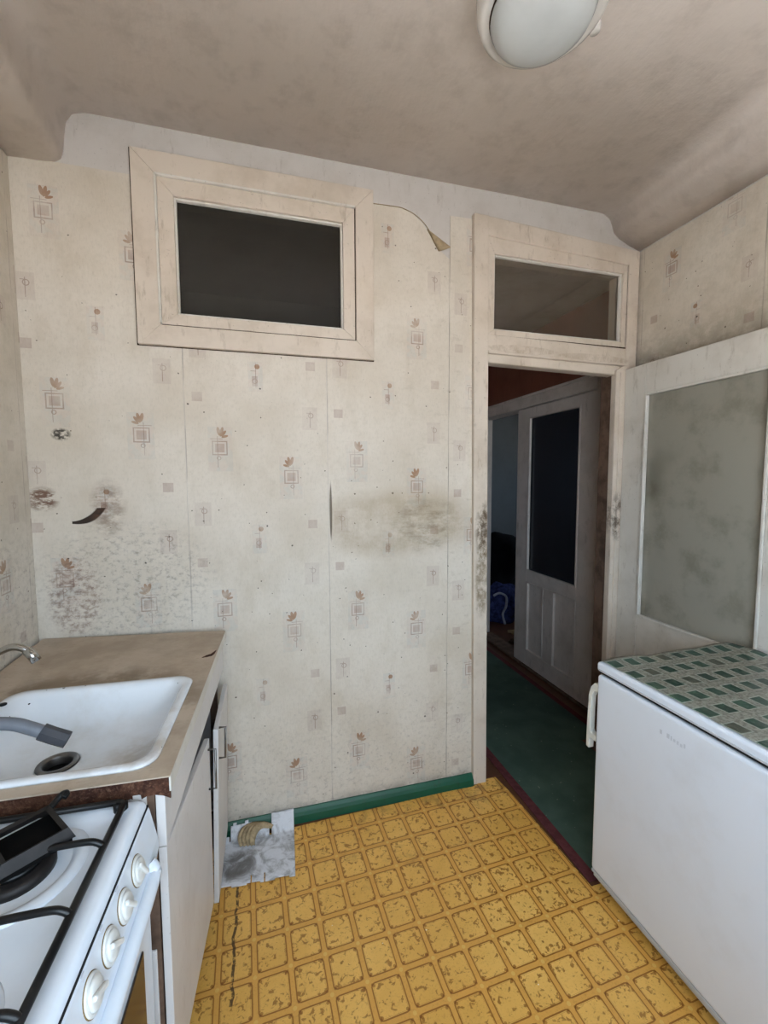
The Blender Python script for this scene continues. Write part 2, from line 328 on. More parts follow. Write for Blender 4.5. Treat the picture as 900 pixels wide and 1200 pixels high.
# ------------------------------------------------------------ mesh helpers
def link(name, bm, mat, parent=None, bevel=0, smooth=False, loc=None):
    bmesh.ops.recalc_face_normals(bm, faces=bm.faces)
    me = bpy.data.meshes.new(name); bm.to_mesh(me); bm.free()
    if mat: me.materials.append(M[mat] if isinstance(mat, str) else mat)
    o = bpy.data.objects.new(name, me); C.objects.link(o)
    if smooth:
        for f in me.polygons: f.use_smooth = True
    if bevel:
        md = o.modifiers.new('bevel', 'BEVEL'); md.width = bevel; md.segments = 2; md.limit_method = 'ANGLE'; md.angle_limit = math.radians(40)
    if parent: o.parent = parent
    if loc: o.location = loc
    return o
def bx(bm, x0, x1, y0, y1, z0, z1):
    v = [bm.verts.new((x, y, z)) for x in (x0, x1) for y in (y0, y1) for z in (z0, z1)]
    for f in ((0, 1, 3, 2), (4, 6, 7, 5), (0, 4, 5, 1), (2, 3, 7, 6), (0, 2, 6, 4), (1, 5, 7, 3)): bm.faces.new([v[i] for i in f])
    return v
def box(name, b, mat, parent=None, bevel=.0015, **k):
    bm = bmesh.new(); bx(bm, *b); return link(name, bm, mat, parent, bevel, **k)
def prism(name, pts, axis, a0, a1, mat, parent=None, bevel=0, smooth=False):
    """polygon pts in the two other axes, extruded along axis a0..a1"""
    bm = bmesh.new()
    def mk(p, q, a): return {'x': (a, p, q), 'y': (p, a, q), 'z': (p, q, a)}[axis]
    A = [bm.verts.new(mk(p, q, a0)) for p, q in pts]; B = [bm.verts.new(mk(p, q, a1)) for p, q in pts]
    bm.faces.new(A); bm.faces.new(B)
    for i in range(len(pts)):
        j = (i+1) % len(pts); bm.faces.new((A[i], A[j], B[j], B[i]))
    return link(name, bm, mat, parent, bevel, smooth)
def loft(bm, rings, cap0=False, cap1=False):
    R = [[bm.verts.new(p) for p in r] for r in rings]
    for a, b in zip(R, R[1:]):
        for i in range(len(a)):
            j = (i+1) % len(a); bm.faces.new((a[i], a[j], b[j], b[i]))
    if cap0: bm.faces.new(R[0])
    if cap1: bm.faces.new(R[-1])
def tube(name, pts, r, mat, parent=None, n=10, smooth_path=True, sq=False, taper=None):
    P = [Vector(p) for p in pts]
    if smooth_path and len(P) > 2:
        Q = []
        for i in range(len(P)-1):
            p0, p1, p2, p3 = P[max(i-1, 0)], P[i], P[i+1], P[min(i+2, len(P)-1)]
            for k in range(6):
                t = k/6; Q.append(.5*((2*p1)+(-p0+p2)*t+(2*p0-5*p1+4*p2-p3)*t*t+(-p0+3*p1-3*p2+p3)*t**3))
        Q.append(P[-1]); P = Q
    bm = bmesh.new(); rings = []; up = Vector((0, 0, 1))
    d0 = (P[1]-P[0]).normalized(); ref = up if abs(d0.z) < .9 else Vector((1, 0, 0)); nrm = (ref - d0*ref.dot(d0)).normalized()
    for i, p in enumerate(P):
        d = (P[min(i+1, len(P)-1)]-P[max(i-1, 0)]).normalized(); nrm = (nrm - d*nrm.dot(d)).normalized(); bi = d.cross(nrm)
        rr = r if not taper else r + (taper-r)*i/(len(P)-1)
        rings.append([p + nrm*rr*math.cos(2*PI*k/n+PI/n) + bi*rr*math.sin(2*PI*k/n+PI/n) for k in range(n)])
    loft(bm, rings, True, True); return link(name, bm, mat, parent, 0, not sq)
def lathe(name, prof, mat, parent=None, n=40, loc=None, axis='z', sx=1, sy=1, cap=True):
    bm = bmesh.new(); rings = []
    for r, h in prof:
        rr = max(r, 1e-4); ring = []
        for k in range(n):
            c, s = rr*math.cos(2*PI*k/n)*sx, rr*math.sin(2*PI*k/n)*sy
            ring.append({'z': (c, s, h), 'x': (h, c, s), 'y': (c, h, s)}[axis])
        rings.append(ring)
    loft(bm, rings, cap, cap); o = link(name, bm, mat, parent, 0, True, loc); return o
def rrect(x0, x1, y0, y1, r, z, n=6):
    out = []
    for cx, cy, a in ((x1-r, y1-r, 0), (x0+r, y1-r, 90), (x0+r, y0+r, 180), (x1-r, y0+r, 270)):
        for k in range(n+1):
            t = math.radians(a + 90*k/n); out.append((cx+r*math.cos(t), cy+r*math.sin(t), z))
    return out
def minus(r, holes):
    x0, x1, z0, z1 = r; xs = sorted({x0, x1, *[min(max(h[k], x0), x1) for h in holes for k in (0, 1)]}); zs = sorted({z0, z1, *[min(max(h[k], z0), z1) for h in holes for k in (2, 3)]})
    out = []
    for a, b in zip(xs, xs[1:]):
        for c, d in zip(zs, zs[1:]):
            m = ((a+b)/2, (c+d)/2)
            if b-a > 1e-6 and d-c > 1e-6 and not any(h[0] < m[0] < h[1] and h[2] < m[1] < h[3] for h in holes): out.append((a, b, c, d))
    return out
def holed(name, axis, a0, a1, r, holes, mat, parent=None):
    """slab with rectangular openings as one watertight mesh"""
    bm = bmesh.new(); x0, x1, z0, z1 = r
    xs = sorted({x0, x1, *[min(max(h[k], x0), x1) for h in holes for k in (0, 1)]}); zs = sorted({z0, z1, *[min(max(h[k], z0), z1) for h in holes for k in (2, 3)]})
    solid = lambda i, j: 0 <= i < len(xs)-1 and 0 <= j < len(zs)-1 and not any(h[0] < (xs[i]+xs[i+1])/2 < h[1] and h[2] < (zs[j]+zs[j+1])/2 < h[3] for h in holes)
    vd = {}
    def v(i, j, k):
        if (i, j, k) not in vd:
            a = (a0, a1)[k]; vd[i, j, k] = bm.verts.new({'y': (xs[i], a, zs[j]), 'x': (a, xs[i], zs[j]), 'z': (xs[i], zs[j], a)}[axis])
        return vd[i, j, k]
    for i in range(len(xs)-1):
        for j in range(len(zs)-1):
            if not solid(i, j): continue
            for k in (0, 1): bm.faces.new((v(i, j, k), v(i+1, j, k), v(i+1, j+1, k), v(i, j+1, k)))
            for di, dj, e in ((-1, 0, ((i, j), (i, j+1))), (1, 0, ((i+1, j), (i+1, j+1))), (0, -1, ((i, j), (i+1, j))), (0, 1, ((i, j+1), (i+1, j+1)))):
                if not solid(i+di, j+dj): bm.faces.new((v(*e[0], 0), v(*e[1], 0), v(*e[1], 1), v(*e[0], 1)))
    return link(name, bm, mat, parent)
def empty(name, loc=(0, 0, 0), rz=0):
    o = bpy.data.objects.new(name, None); C.objects.link(o); o.location = loc; o.rotation_euler = (0, 0, rz); o.empty_display_size = .1; return o
def tag(o, label, cat, group=None):
    o['label'] = label; o['category'] = cat
    if group: o['group'] = group
    return o
def struct(o, label=None, cat=None):
    o['kind'] = 'structure'
    if label: o['label'] = label; o['category'] = cat
    return o

# ------------------------------------------------------------ room shell
D, TH = 1.864, .075
XL, XR, ZC = -.805, 1.87, 2.79
H_WIN = (-.315, .375, 2.10, 2.575)
H_DOOR = (.985, 1.80, 0, 2.61)
struct(box('floor', (XL-.1, XR+.1, Y_WIN-.1, D+TH, -.06, 0), 'floor_paint', bevel=0), 'brown painted kitchen floor under the linoleum', 'floor')
wb = struct(holed('wall_back', 'y', D, D+TH, (XL-.1, 2.0, 0, 2.9), [H_WIN, H_DOOR], 'plaster'), 'papered kitchen wall with high window and doorway', 'wall')
wl = struct(box('wall_left', (XL-.1, XL, Y_WIN-.1, D, 0, 2.9), 'plaster', bevel=0), 'papered side wall behind the sink', 'wall')
wr = struct(box('wall_right', (XR, XR+.1, Y_WIN-.1, D, 0, 2.9), 'plaster', bevel=0), 'papered side wall behind the open door', 'wall')
wf = struct(holed('wall_front', 'y', Y_WIN-.1, Y_WIN, (XL, XR, 0, 2.9), [WIN], 'plaster'), 'plastered wall with the daylight window', 'wall')
# ceiling with boxed, rounded edges along both side walls
prof = [(XL-.02, 2.600), (-.70, 2.603), (-.665, 2.607), (-.645, 2.622), (-.637, 2.65), (-.632, 2.70), (-.625, 2.745), (-.605, 2.776), (-.57, 2.788), (-.52, 2.79),
        (1.60, 2.79), (1.65, 2.786), (1.683, 2.768), (1.70, 2.735), (1.712, 2.705), (1.74, 2.684), (1.80, 2.66), (XR+.02, 2.634), (XR+.02, 2.9), (XL-.02, 2.9)]
ce = struct(prism('ceiling', prof, 'y', Y_WIN-.05, D+.001, 'ceiling'), 'stained limewashed ceiling', 'ceiling')
for f in ce.data.polygons: f.use_smooth = len(f.vertices) == 4 and abs(f.normal.y) < .1 and f.center.z < 2.8
# wallpaper strips: thin sheets proud of the plaster
T = .0025
def paper_strip(pts, wall, axis, a, mat, holes=None, r=None):
    if r: o = holed('wallpaper_strip', axis, a-T if axis == 'y' or a > 0 else a, a if axis == 'y' or a > 0 else a+T, r, holes or [], mat, wall)
    else: o = prism('wallpaper_strip', pts, axis, a-T, a, mat, wall)
    return o
HW = (-.40, .46, 2.03, 2.8)
paper_strip(None, wb, 'y', D, 'wp_x', [HW], (XL, -.2795, 0, 2.606))
paper_strip(None, wb, 'y', D, 'wp_x', [], (-.278, .2755, 0, 2.03))
paper_strip([(.277, 0), (.8305, 0), (.8305, 2.47), (.80, 2.49), (.768, 2.515), (.735, 2.562), (.703, 2.603), (.66, 2.634), (.62, 2.648), (.586, 2.652), (.46, 2.648), (.46, 2.03), (.277, 2.03)], wb, 'y', D, 'wp_x')
paper_strip([(.832, 0), (.985, 0), (.96, 2.657), (.832, 2.654)], wb, 'y', D, 'wp_x')
for y0, y1 in ((1.27, D-T), (.715, 1.2685), (.16, .7135)):
    paper_strip(None, wl, 'x', XL, 'wp_y', [], (y0, y1, 0, 2.598)); paper_strip(None, wr, 'x', XR, 'wp_y', [], (y0, y1, 0, 2.632))
# peeling corner of the third strip
bm = bmesh.new(); rows = []
for i in range(9):
    t = i/8; base = Vector((.722 + .055*t, D-.004, 2.580 - .085*t))
    wdt = .004 + .052*t; row = []
    for k in range(7):
        a = PI*.95*k/6; row.append(base + Vector((wdt*(math.sin(a*.55))*.95, -wdt*.45*math.sin(a), wdt*.35*(1-math.cos(a*.6)))))
    rows.append([bm.verts.new(p) for p in row])
for a, b in zip(rows, rows[1:]):
    for k in range(6): bm.faces.new((a[k], a[k+1], b[k+1], b[k]))
pl = link('peeling_flap', bm, 'paper_back', wb, smooth=True); md = pl.modifiers.new('solid', 'SOLIDIFY'); md.thickness = .001
tube('torn_edge', [(.47, D-.0035, 2.649), (.586, D-.0045, 2.652), (.62, D-.006, 2.647), (.66, D-.009, 2.632), (.703, D-.013, 2.601), (.735, D-.016, 2.560), (.756, D-.018, 2.522)], .0016, 'paper_back', wb, 6)
# skirting, hall and spaces beyond
bb = struct(prism('baseboard_back', [(1.832, 0), (D-T, 0), (D-T, .052), (1.856, .052), (1.846, .040), (1.836, .03)], 'x', -.20, .967, 'green'), 'green painted skirting below the papered wall', 'baseboard')
HX, HC = 2.0, 2.6
struct(box('floor_hall', (.95, HX+.12, D+TH, 4.0, -.06, 0), 'floor_paint', bevel=0), 'brown painted hall floor', 'floor')
struct(box('ceiling_hall', (.85, HX+.1, D+TH, 4.0, HC, HC+.1), 'hall_ceiling', bevel=0), 'dim hall ceiling', 'ceiling')
struct(holed('wall_hall_right', 'x', HX, HX+.1, (D+TH, 4.0, 0, HC), [(2.19, 3.72, 0, 2.075)], 'brown_wall'), 'red-brown hall wall above the glazed door', 'wall')
struct(box('wall_hall_left', (.85, .95, D+TH, 4.0, 0, HC), 'brown_wall', bevel=0))
struct(box('wall_hall_end', (.85, HX+.1, 4.0, 4.1, 0, HC), 'brown_wall', bevel=0))
struct(box('floor_far_room', (HX+.12, 4.7, 2.0, 5.7, -.06, 0), 'floor_paint', bevel=0))
struct(box('ceiling_far_room', (HX+.1, 4.7, 1.98, 5.7, HC, HC+.1), 'hall_ceiling', bevel=0))
struct(box('wall_far_room_end', (HX, 4.7, 5.6, 5.7, 0, HC), 'blue_wall', bevel=0), 'blue-grey wall of the room beyond the hall', 'wall')
struct(box('wall_far_room_near', (HX+.1, 4.7, 1.9, 2.0, 0, HC), 'blue_wall', bevel=0))
struct(box('wall_far_room_side', (HX, HX+.1, 4.1, 5.6, 0, HC), 'blue_wall', bevel=0))
struct(holed('wall_far_room_window', 'x', 4.6, 4.7, (2.0, 5.6, 0, HC), [(3.9, 4.5, 1.1, 1.9)], 'blue_wall'))
# dark room behind the high window
for nm, b in (('wall_bathroom_end', (-1.0, .85, 3.4, 3.5, 0, 2.9)), ('wall_bathroom_left', (-1.1, -1.0, D+TH, 3.5, 0, 2.9)), ('wall_bathroom_right', (.75, .849, D+TH, 3.4, 0, 2.9)), ('ceiling_bathroom', (-1.0, .75, D+TH, 3.4, 2.8, 2.9)), ('floor_bathroom', (-1.0, .75, D+TH, 3.4, -.05, 0))):
    struct(box(nm, b, 'hall_ceiling', bevel=0))
struct(box('sun_block_slab', (-1.2, 4.8, Y_WIN-.1, 5.8, 2.91, 3.0), 'plaster', bevel=0))  # unseen slab added over all rooms to keep sun from leaking in
struct(box('ground_outside', (-30, 30, -40, 40, -3.2, -3.1), 'ground', bevel=0))

# ------------------------------------------------------------ windows
def boards(name, outer, inner, y0, y1, mat, parent, bevel=.0018, axis='y', pick=(0, 1, 2, 3)):
    """four separate mitred boards of a rectangular frame"""
    (X0, X1, Z0, Z1), (x0, x1, z0, z1) = outer, inner
    Q = ([(X0, Z1), (X1, Z1), (x1, z1), (x0, z1)], [(X0, Z0), (x0, z0), (x1, z0), (X1, Z0)], [(X0, Z0), (X0, Z1), (x0, z1), (x0, z0)], [(X1, Z0), (x1, z0), (x1, z1), (X1, Z1)])
    for q in [Q[k] for k in pick]:
        prism(name, q, axis, y0, y1, mat, parent, bevel)
w1 = struct(empty('window_1', (0, 0, 0)), 'high internal window with dark glass and wide cream frame', 'window')
boards('casing_board', (-.425, .478, 2.004, 2.692), (-.345, .402, 2.078, 2.612), D-.022, D, 'wood_paint', w1)
boards('sash_rail', (-.341, .398, 2.082, 2.608), (-.286, .349, 2.122, 2.548), D-.016, D+.03, 'wood_paint', w1)
boards('glazing_bead', (-.286, .349, 2.122, 2.548), (-.278, .341, 2.130, 2.540), D-.006, D+.012, 'wood_paint_white', w1, .002)
boards('wall_joint', (-.431, .481, 2.001, 2.699), (-.42, .473, 2.01, 2.687), D-.005, D-.001, 'crack', w1, 0)
boards('casing_gap', (-.345, .402, 2.078, 2.612), (-.341, .398, 2.082, 2.608), D-.013, D+.01, 'crack', w1, 0, pick=(1, 3))
boards('casing_bead', (-.349, .402, 2.082, 2.616), (-.341, .394, 2.082, 2.608), D-.027, D+.01, 'wood_paint_white', w1, .003, pick=(0, 2))
box('pane', (-.286, .349, D+.012, D+.017, 2.122, 2.548), 'dark_glass', w1, 0)
boards('lining', (-.315, .375, 2.10, 2.575), (-.286, .349, 2.122, 2.548), D+.03, D+TH, 'wood_paint', w1, 0)

# kitchen door frame and transom
t1 = struct(empty('trim_1'), 'grimy cream door frame with glazed transom', 'door frame')
Y0 = D-.024
prism('jamb_post', [(.968, 0), (1.038, 0), (1.012, 2.672), (.938, 2.672)], 'y', Y0, D+TH+.01, 'wood_paint', t1, .004)
prism('jamb_post', [(1.735, 0), (1.812, 0), (1.812, 2.04), (1.853, 2.06), (1.853, 2.628), (1.79, 2.63), (1.79, 2.07), (1.735, 2.04)], 'y', Y0, D+.012, 'wood_paint', t1, .004)
prism('jamb_lining', [(1.739, 0), (1.80, 0), (1.80, 2.61), (1.79, 2.61), (1.79, 2.07), (1.739, 2.04)], 'y', D+.012, D+TH+.01, 'worn_wood', t1, .002)
prism('head_board', [(1.0, 2.671), (1.853, 2.628), (1.853, 2.552), (1.0, 2.588)], 'y', Y0+.001, D+TH, 'wood_paint', t1, .004)
prism('transom_bar', [(1.010, 2.158), (1.80, 2.150), (1.80, 2.07), (1.014, 2.075)], 'y', Y0+.004, D+TH, 'wood_paint', t1, .004)
prism('door_stop', [(1.014, 2.078), (1.77, 2.066), (1.77, 2.018), (1.018, 2.032)], 'y', Y0+.012, D+.05, 'wood_paint', t1, .006)
prism('drip_bead', [(1.014, 2.082), (1.80, 2.074), (1.80, 2.062), (1.014, 2.070)], 'y', Y0-.008, Y0+.02, 'wood_paint', t1, .004)
box('threshold', (1.03, 1.74, D-.005, D+TH, 0, .006), 'floor_paint', t1, .002)
box('casing_bead', (1.757, 1.766, Y0-.006, Y0+.01, .0, 2.03), 'wood_paint', t1, .003)
w2 = struct(empty('window_2'), 'transom window above the doorway with dusty pane', 'window')
boards('sash_rail', (1.014, 1.80, 2.156, 2.590), (1.048, 1.764, 2.182, 2.516), D-.014, D+.03, 'wood_paint', w2)
boards('glazing_bead', (1.048, 1.764, 2.182, 2.516), (1.055, 1.757, 2.189, 2.509), D-.005, D+.012, 'wood_paint_white', w2, .002)
box('pane', (1.048, 1.764, D+.012, D+.017, 2.182, 2.516), 'transom_glass', w2, 0)
boards('lining', (.985, 1.80, 2.156, 2.61), (1.048, 1.764, 2.182, 2.516), D+.03, D+TH, 'wood_paint', w2, 0)
boards('casing_gap', (1.003, 1.80, 2.150, 2.60), (1.014, 1.79, 2.156, 2.590), D-.018, D, 'crack', w2, 0, pick=(1, 3))
# daylight window behind the camera
w3 = struct(empty('window_3'), 'kitchen window that lets in the daylight', 'window')
x0, x1, z0, z1 = WIN
boards('frame', WIN, (x0+.06, x1-.06, z0+.06, z1-.06), Y_WIN-.08, Y_WIN-.02, 'wood_paint_white', w3)
box('mullion', ((x0+x1)/2-.03, (x0+x1)/2+.03, Y_WIN-.08, Y_WIN-.02, z0+.06, z1-.06), 'wood_paint_white', w3)
box('window_sill', (x0-.05, x1+.05, Y_WIN-.02, Y_WIN+.12, z0-.04, z0), 'wood_paint_white', w3, .005)

# open kitchen door, folded back along the right wall
d1 = struct(empty('door_1', (1.808, 1.838, 0)), 'open white kitchen door with stained frosted glass', 'door')
def leaf(parent, W, sign, stile, zs, mat, t=.04):
    """door leaf in the x = 0 plane, running from y = 0 to sign*W; zs: bottom, lock rail bottom/top, glass top, door top"""
    zb, zp, zl, zg, zt = zs
    def b(name, ya, yb, za, zb_, xa=-t/2, xb=t/2, m=mat, bev=.003): return box(name, (xa, xb, min(ya*sign, yb*sign), max(ya*sign, yb*sign), za, zb_), m, parent, bev)
    b('stile', 0, stile, zb, zt); b('stile', W-stile, W, zb, zt)
    b('rail', stile, W-stile, zg, zt); b('rail', stile, W-stile, zp, zl); b('rail', stile, W-stile, zb, zb+.12)
    for za, zb_ in ((zl, zl+.012), (zg-.012, zg)): b('glazing_bead', stile, W-stile, za, zb_, -.026, -.006, bev=.003)
    for ya, yb in ((stile, stile+.012), (W-stile-.012, W-stile)): b('glazing_bead', ya, yb, zl+.012, zg-.012, -.026, -.006, bev=.003)
    return b
b = leaf(d1, .80, -1, .125, (.02, .56, .812, 1.905, 2.045), 'wood_paint_white')
b('pane', .125, .675, .812, 1.905, -.004, .002, 'frosted', 0)
b('muntin', .39, .41, .14, .56); b('panel', .125, .39, .14, .56, -.008, .008); b('panel', .41, .675, .14, .56, -.008, .008)
for z in (.3, 1.75):
    lathe('hinge', [(.008, 0), (.008, .09)], 'steel_dark', d1, 12, (.0, .012, z))

# glazed door in the hall wall
d2 = struct(empty('door_2', (HX+.012, 3.11, 0)), 'grey-white hall door with dark glass and two panels', 'door')
b = leaf(d2, .87, -1, .155, (.02, .69, .775, 1.965, 2.035), 'hall_door_paint')
b('pane', .155, .715, .775, 1.965, .0, .004, 'hall_glass', 0)
b('muntin', .37, .47, .14, .69)
for ya, yb in ((.155, .37), (.47, .715)):
    b('panel', ya, yb, .14, .69, -.004, .006)
    for q in ((ya, ya+.02, .14, .69), (yb-.008, yb, .14, .69), (ya, yb, .14, .15), (ya, yb, .68, .69)): b('panel_moulding', *q, -.024, -.004, bev=.003)
t2 = struct(empty('trim_2'), 'cream frame around the hall door', 'door frame')
box('jamb_post', (HX-.025, HX+.1, 2.172, 2.235, 0, 2.13), 'hall_door_paint', t2, .004)
box('jamb_edge', (HX-.012, HX+.1, 2.235, 2.2395, 0, 2.04), 'worn_wood', t2, 0)
box('lintel', (HX-.03, HX+.1, 2.235, 3.74, 2.04, 2.125), 'hall_door_paint', t2, .004)
box('lintel_bead', (HX-.045, HX-.02, 2.172, 3.74, 2.115, 2.132), 'hall_door_paint', t2, .003)
box('jamb_post', (HX-.025, HX+.1, 3.70, 3.76, 0, 2.04), 'hall_door_paint', t2, .004)
box('threshold', (HX-.02, HX+.12, 2.2395, 3.70, 0, .018), 'worn_wood', t2, .004)

# ------------------------------------------------------------ floor coverings
li = [(-.62, Y_WIN), (1.80, Y_WIN), (1.80, 1.235), (1.134, 1.235), (1.120, 1.60), (1.114, 1.74), (1.098, 1.866), (1.05, 1.860), (.957, 1.829), (.80, 1.832), (.474, 1.825), (.30, 1.822), (.105, 1.815), (-.20, 1.80), (-.62, 1.80)]
lo = prism('linoleum', li, 'z', .0002, .003, 'lino'); tag(lo, 'yellow-brown linoleum printed with small ornamental squares on the kitchen floor', 'linoleum')
ru = empty('carpet_runner', (1.44, 2.2, 0)); tag(ru, 'dark green carpet runner with maroon border running through the doorway', 'carpet')
def rel(pts, o): return [(a-o.location.x, b_-o.location.y) for a, b_ in pts]
prism('pile', rel([(1.178, 1.25), (1.725, 1.25), (1.725, 2.0), (1.862, 2.0), (1.862, 3.85), (1.178, 3.85)], ru), 'z', .0065, .0125, 'carpet', ru)
prism('border', rel([(1.137, 1.25), (1.178, 1.25), (1.178, 3.85), (1.137, 3.85)], ru), 'z', .0065, .0118, 'maroon', ru)
prism('border', rel([(1.862, 2.0), (1.902, 2.0), (1.902, 3.85), (1.862, 3.85)], ru), 'z', .0065, .0118, 'maroon', ru)
ru.location.z = -.003
# dusty flattened cardboard sheet with cut slits, its far edge leaning on the skirting
bm = bmesh.new(); nx, ny = 64, 40; g = {}
def card_pt(u, v):
    x = -.192 + .282*u + .02*v*(u-.3); y = 1.592 + .258*v - .02*u*(1-v)
    z = .0052 + .0022*(math.sin(9*u+4*v)*math.sin(7*v)+1) + max(0, (y-1.795))*1.0
    return (x, y, z)
def slot(i, j):
    u, v = (i+.5)/nx, (j+.5)/ny
    top = .86 if u < .12 else .80 if u < .14 else .955 if u < .42 else .90 if u < .66 else .80 if u < .68 else 1.0
    return v > top + .012*math.sin(u*40) or (v < .16 and (abs(u-.43) < .009 or abs(u-.60) < .009)) or v < .012*(1+math.sin(u*17))
for i in range(nx):
    for j in range(ny):
        if slot(i, j): continue
        q = []
        for a, b_ in ((i, j), (i+1, j), (i+1, j+1), (i, j+1)):
            if (a, b_) not in g: g[a, b_] = bm.verts.new(card_pt(a/nx, b_/ny))
            q.append(g[a, b_])
        bm.faces.new(q)
cd = link('cardboard_sheet', bm, 'card', smooth=True); md = cd.modifiers.new('solid', 'SOLIDIFY'); md.thickness = .0015
tag(cd, 'dusty grey-white cardboard sheet with cut slits lying against green skirting', 'cardboard')
# small torn tan paper curl lying on the cardboard
br = empty('paper_curl', (-.085, 1.775, .014)); tag(br, 'small torn tan paper curl lying on the dusty cardboard', 'paper scrap')
for k in range(4):
    e = .011*k; bm = bmesh.new(); rows = []
    for q_ in range(13):
        t = q_/12; a = math.radians(215 - 165*t)
        c0 = Vector((.012 + e + (.042-.004*k)*math.cos(a) + .035*t*t, .004 + .045*math.sin(a) - .25*e, .004 + .022*math.sin(t*PI*.9) + .008*t)); w = .011*(.35 + math.sin(PI*(.12+.8*t)))
        nr_ = Vector((math.cos(a), math.sin(a), .4))
        rows.append([bm.verts.new(c0 + nr_*w*m_ + Vector((0, 0, .004*(1-m_*m_)))) for m_ in (-1, -.3, .4, 1)])
    for a, b_ in zip(rows, rows[1:]):
        for m_ in range(3): bm.faces.new((a[m_], a[m_+1], b_[m_+1], b_[m_]))
    o = link('torn_strip', bm, 'curl_paper', br, smooth=True); md = o.modifiers.new('solid', 'SOLIDIFY'); md.thickness = .001

# ------------------------------------------------------------ sink cabinet
A = -math.radians(2.8)
cab = empty('sink_cabinet', (-.15, 1.804, 0), A); tag(cab, 'battered white sink cabinet with a sagging front door', 'cabinet')
box('side_panel', (-.60, -.072, -.866, -.85, .10, .866), 'laminate', cab); box('side_panel', (-.60, -.035, -.016, -.0, 0.15, .866), 'laminate', cab)
box('back_panel', (-.60, -.59, -.85, -.016, .15, .866), 'black', cab, 0); box('bottom_panel', (-.59, -.04, -.85, -.016, .15, .166), 'worn_wood', cab)
box('apron_rail', (-.030, -.012, -.868, -.0, .745, .866), 'laminate', cab, .002)
box('front_post', (-.070, -.032, -.8655, -.825, .003, .866), 'worn_wood', cab, .002); box('post_facing', (-.071, -.040, -.870, -.866, .10, .52), 'laminate', cab, .001); box('post_facing', (-.071, -.046, -.870, -.866, .78, .866), 'laminate', cab, .001)
box('front_post', (-.060, -.034, -.040, -.016, .166, .745), 'worn_wood', cab, .002)
box('front_leg', (-.13, -.09, -.05, -.01, .003, .15), 'worn_wood', cab, .001)
for ly in (-.86, -.03): box('rear_leg', (-.58, -.54, ly, ly+.03, .003, .15), 'worn_wood', cab, .001)
# near door hangs a little crooked; far door stands slightly open
dr = empty('door', (-.012, -.866, .742)); dr.parent = cab; dr.rotation_euler = (0, 0, math.radians(-.8))
prism('door_board', [(0, 0), (.478, -.054), (.462, -.590), (0, -.552)], 'x', -.017, -.001, 'laminate', dr, .0015)
tube('handle', [(-.002, .450, -.075), (.020, .450, -.075), (.020, .446, -.20), (-.002, .446, -.20)], .0035, 'steel_dark', dr, 8, False)
dr2 = empty('door', (-.012, -.004, .08)); dr2.parent = cab; dr2.rotation_euler = (0, math.radians(1.5), math.radians(2.0))
bm = bmesh.new(); bx(bm, -.018, -.002, -.335, 0, 0, .605); link('door_board', bm, 'laminate', dr2, .0015)
tube('handle', [(-.002, -.315, .60), (.018, -.315, .60), (.018, -.315, .495), (-.002, -.315, .495)], .0035, 'steel_dark', dr2, 8, False)
# worktop with cut-out for the basin
wt = empty('worktop', (-.15, 1.804, 0), A); tag(wt, 'worn beige laminate worktop with broken chipboard edge around the sink', 'worktop')
SX0, SX1, SY0, SY1 = -.515, -.037, -.842, -.407
def ringslab(name, out, inn, z0, z1, mat, dz=(0, 0, 0, 0), bev=0):
    bm = bmesh.new()
    f = lambda pts, z, dd: [(p[0], p[1], z+d) for p, d in zip(pts, dd)]
    loft(bm, [f(inn, z0, (0,)*4), f(out, z0, dz), f(out, z1, dz), f(inn, z1, (0,)*4), f(inn, z0, (0,)*4)])
    bmesh.ops.remove_doubles(bm, verts=bm.verts, dist=1e-5); return link(name, bm, mat, wt, bev)
INN = [(SX1-.012, SY1-.012), (SX0+.012, SY1-.012), (SX0+.012, SY0+.012), (SX1-.012, SY0+.012)]
OUT = [(-.002, .0), (-.638, .020), (-.600, -.866), (-.002, -.866)]
ringslab('core_board', OUT, INN, .867, .897, 'chip', (0, .012, 0, 0))
ringslab('laminate_sheet', [(0, .002), (-.64, .024), (-.602, -.874), (0, -.874)], INN, .8972, .900, 'worktop', (0, .014, 0, 0))
prism('edge_strip', [(-.872, .866), (-.50, .866), (-.49, .869), (-.0, .868), (-.0, .898), (-.872, .898)], 'x', -.0018, .0015, 'wood_paint_white', wt)
prism('chipped_patch', [(-.042, -.262), (-.030, -.246), (-.018, -.238), (-.004, -.205), (-.006, -.236), (-.012, -.252), (-.026, -.258)], 'z', .9002, .9022, 'chip', wt)
bm = bmesh.new()       # splintered near edge
prev = None; random.seed(3)
pts = [(-.60 + .6*k/40, -.866 - random.uniform(.002, .006), .862 - random.uniform(0, .012)) for k in range(41)]
top = [bm.verts.new((p[0], -.870, .896)) for p in pts]; bot = [bm.verts.new(p) for p in pts]
for k in range(40): bm.faces.new((top[k], top[k+1], bot[k+1], bot[k]))
sp = link('splintered_edge', bm, 'chip', wt); md = sp.modifiers.new('solid', 'SOLIDIFY'); md.thickness = .004
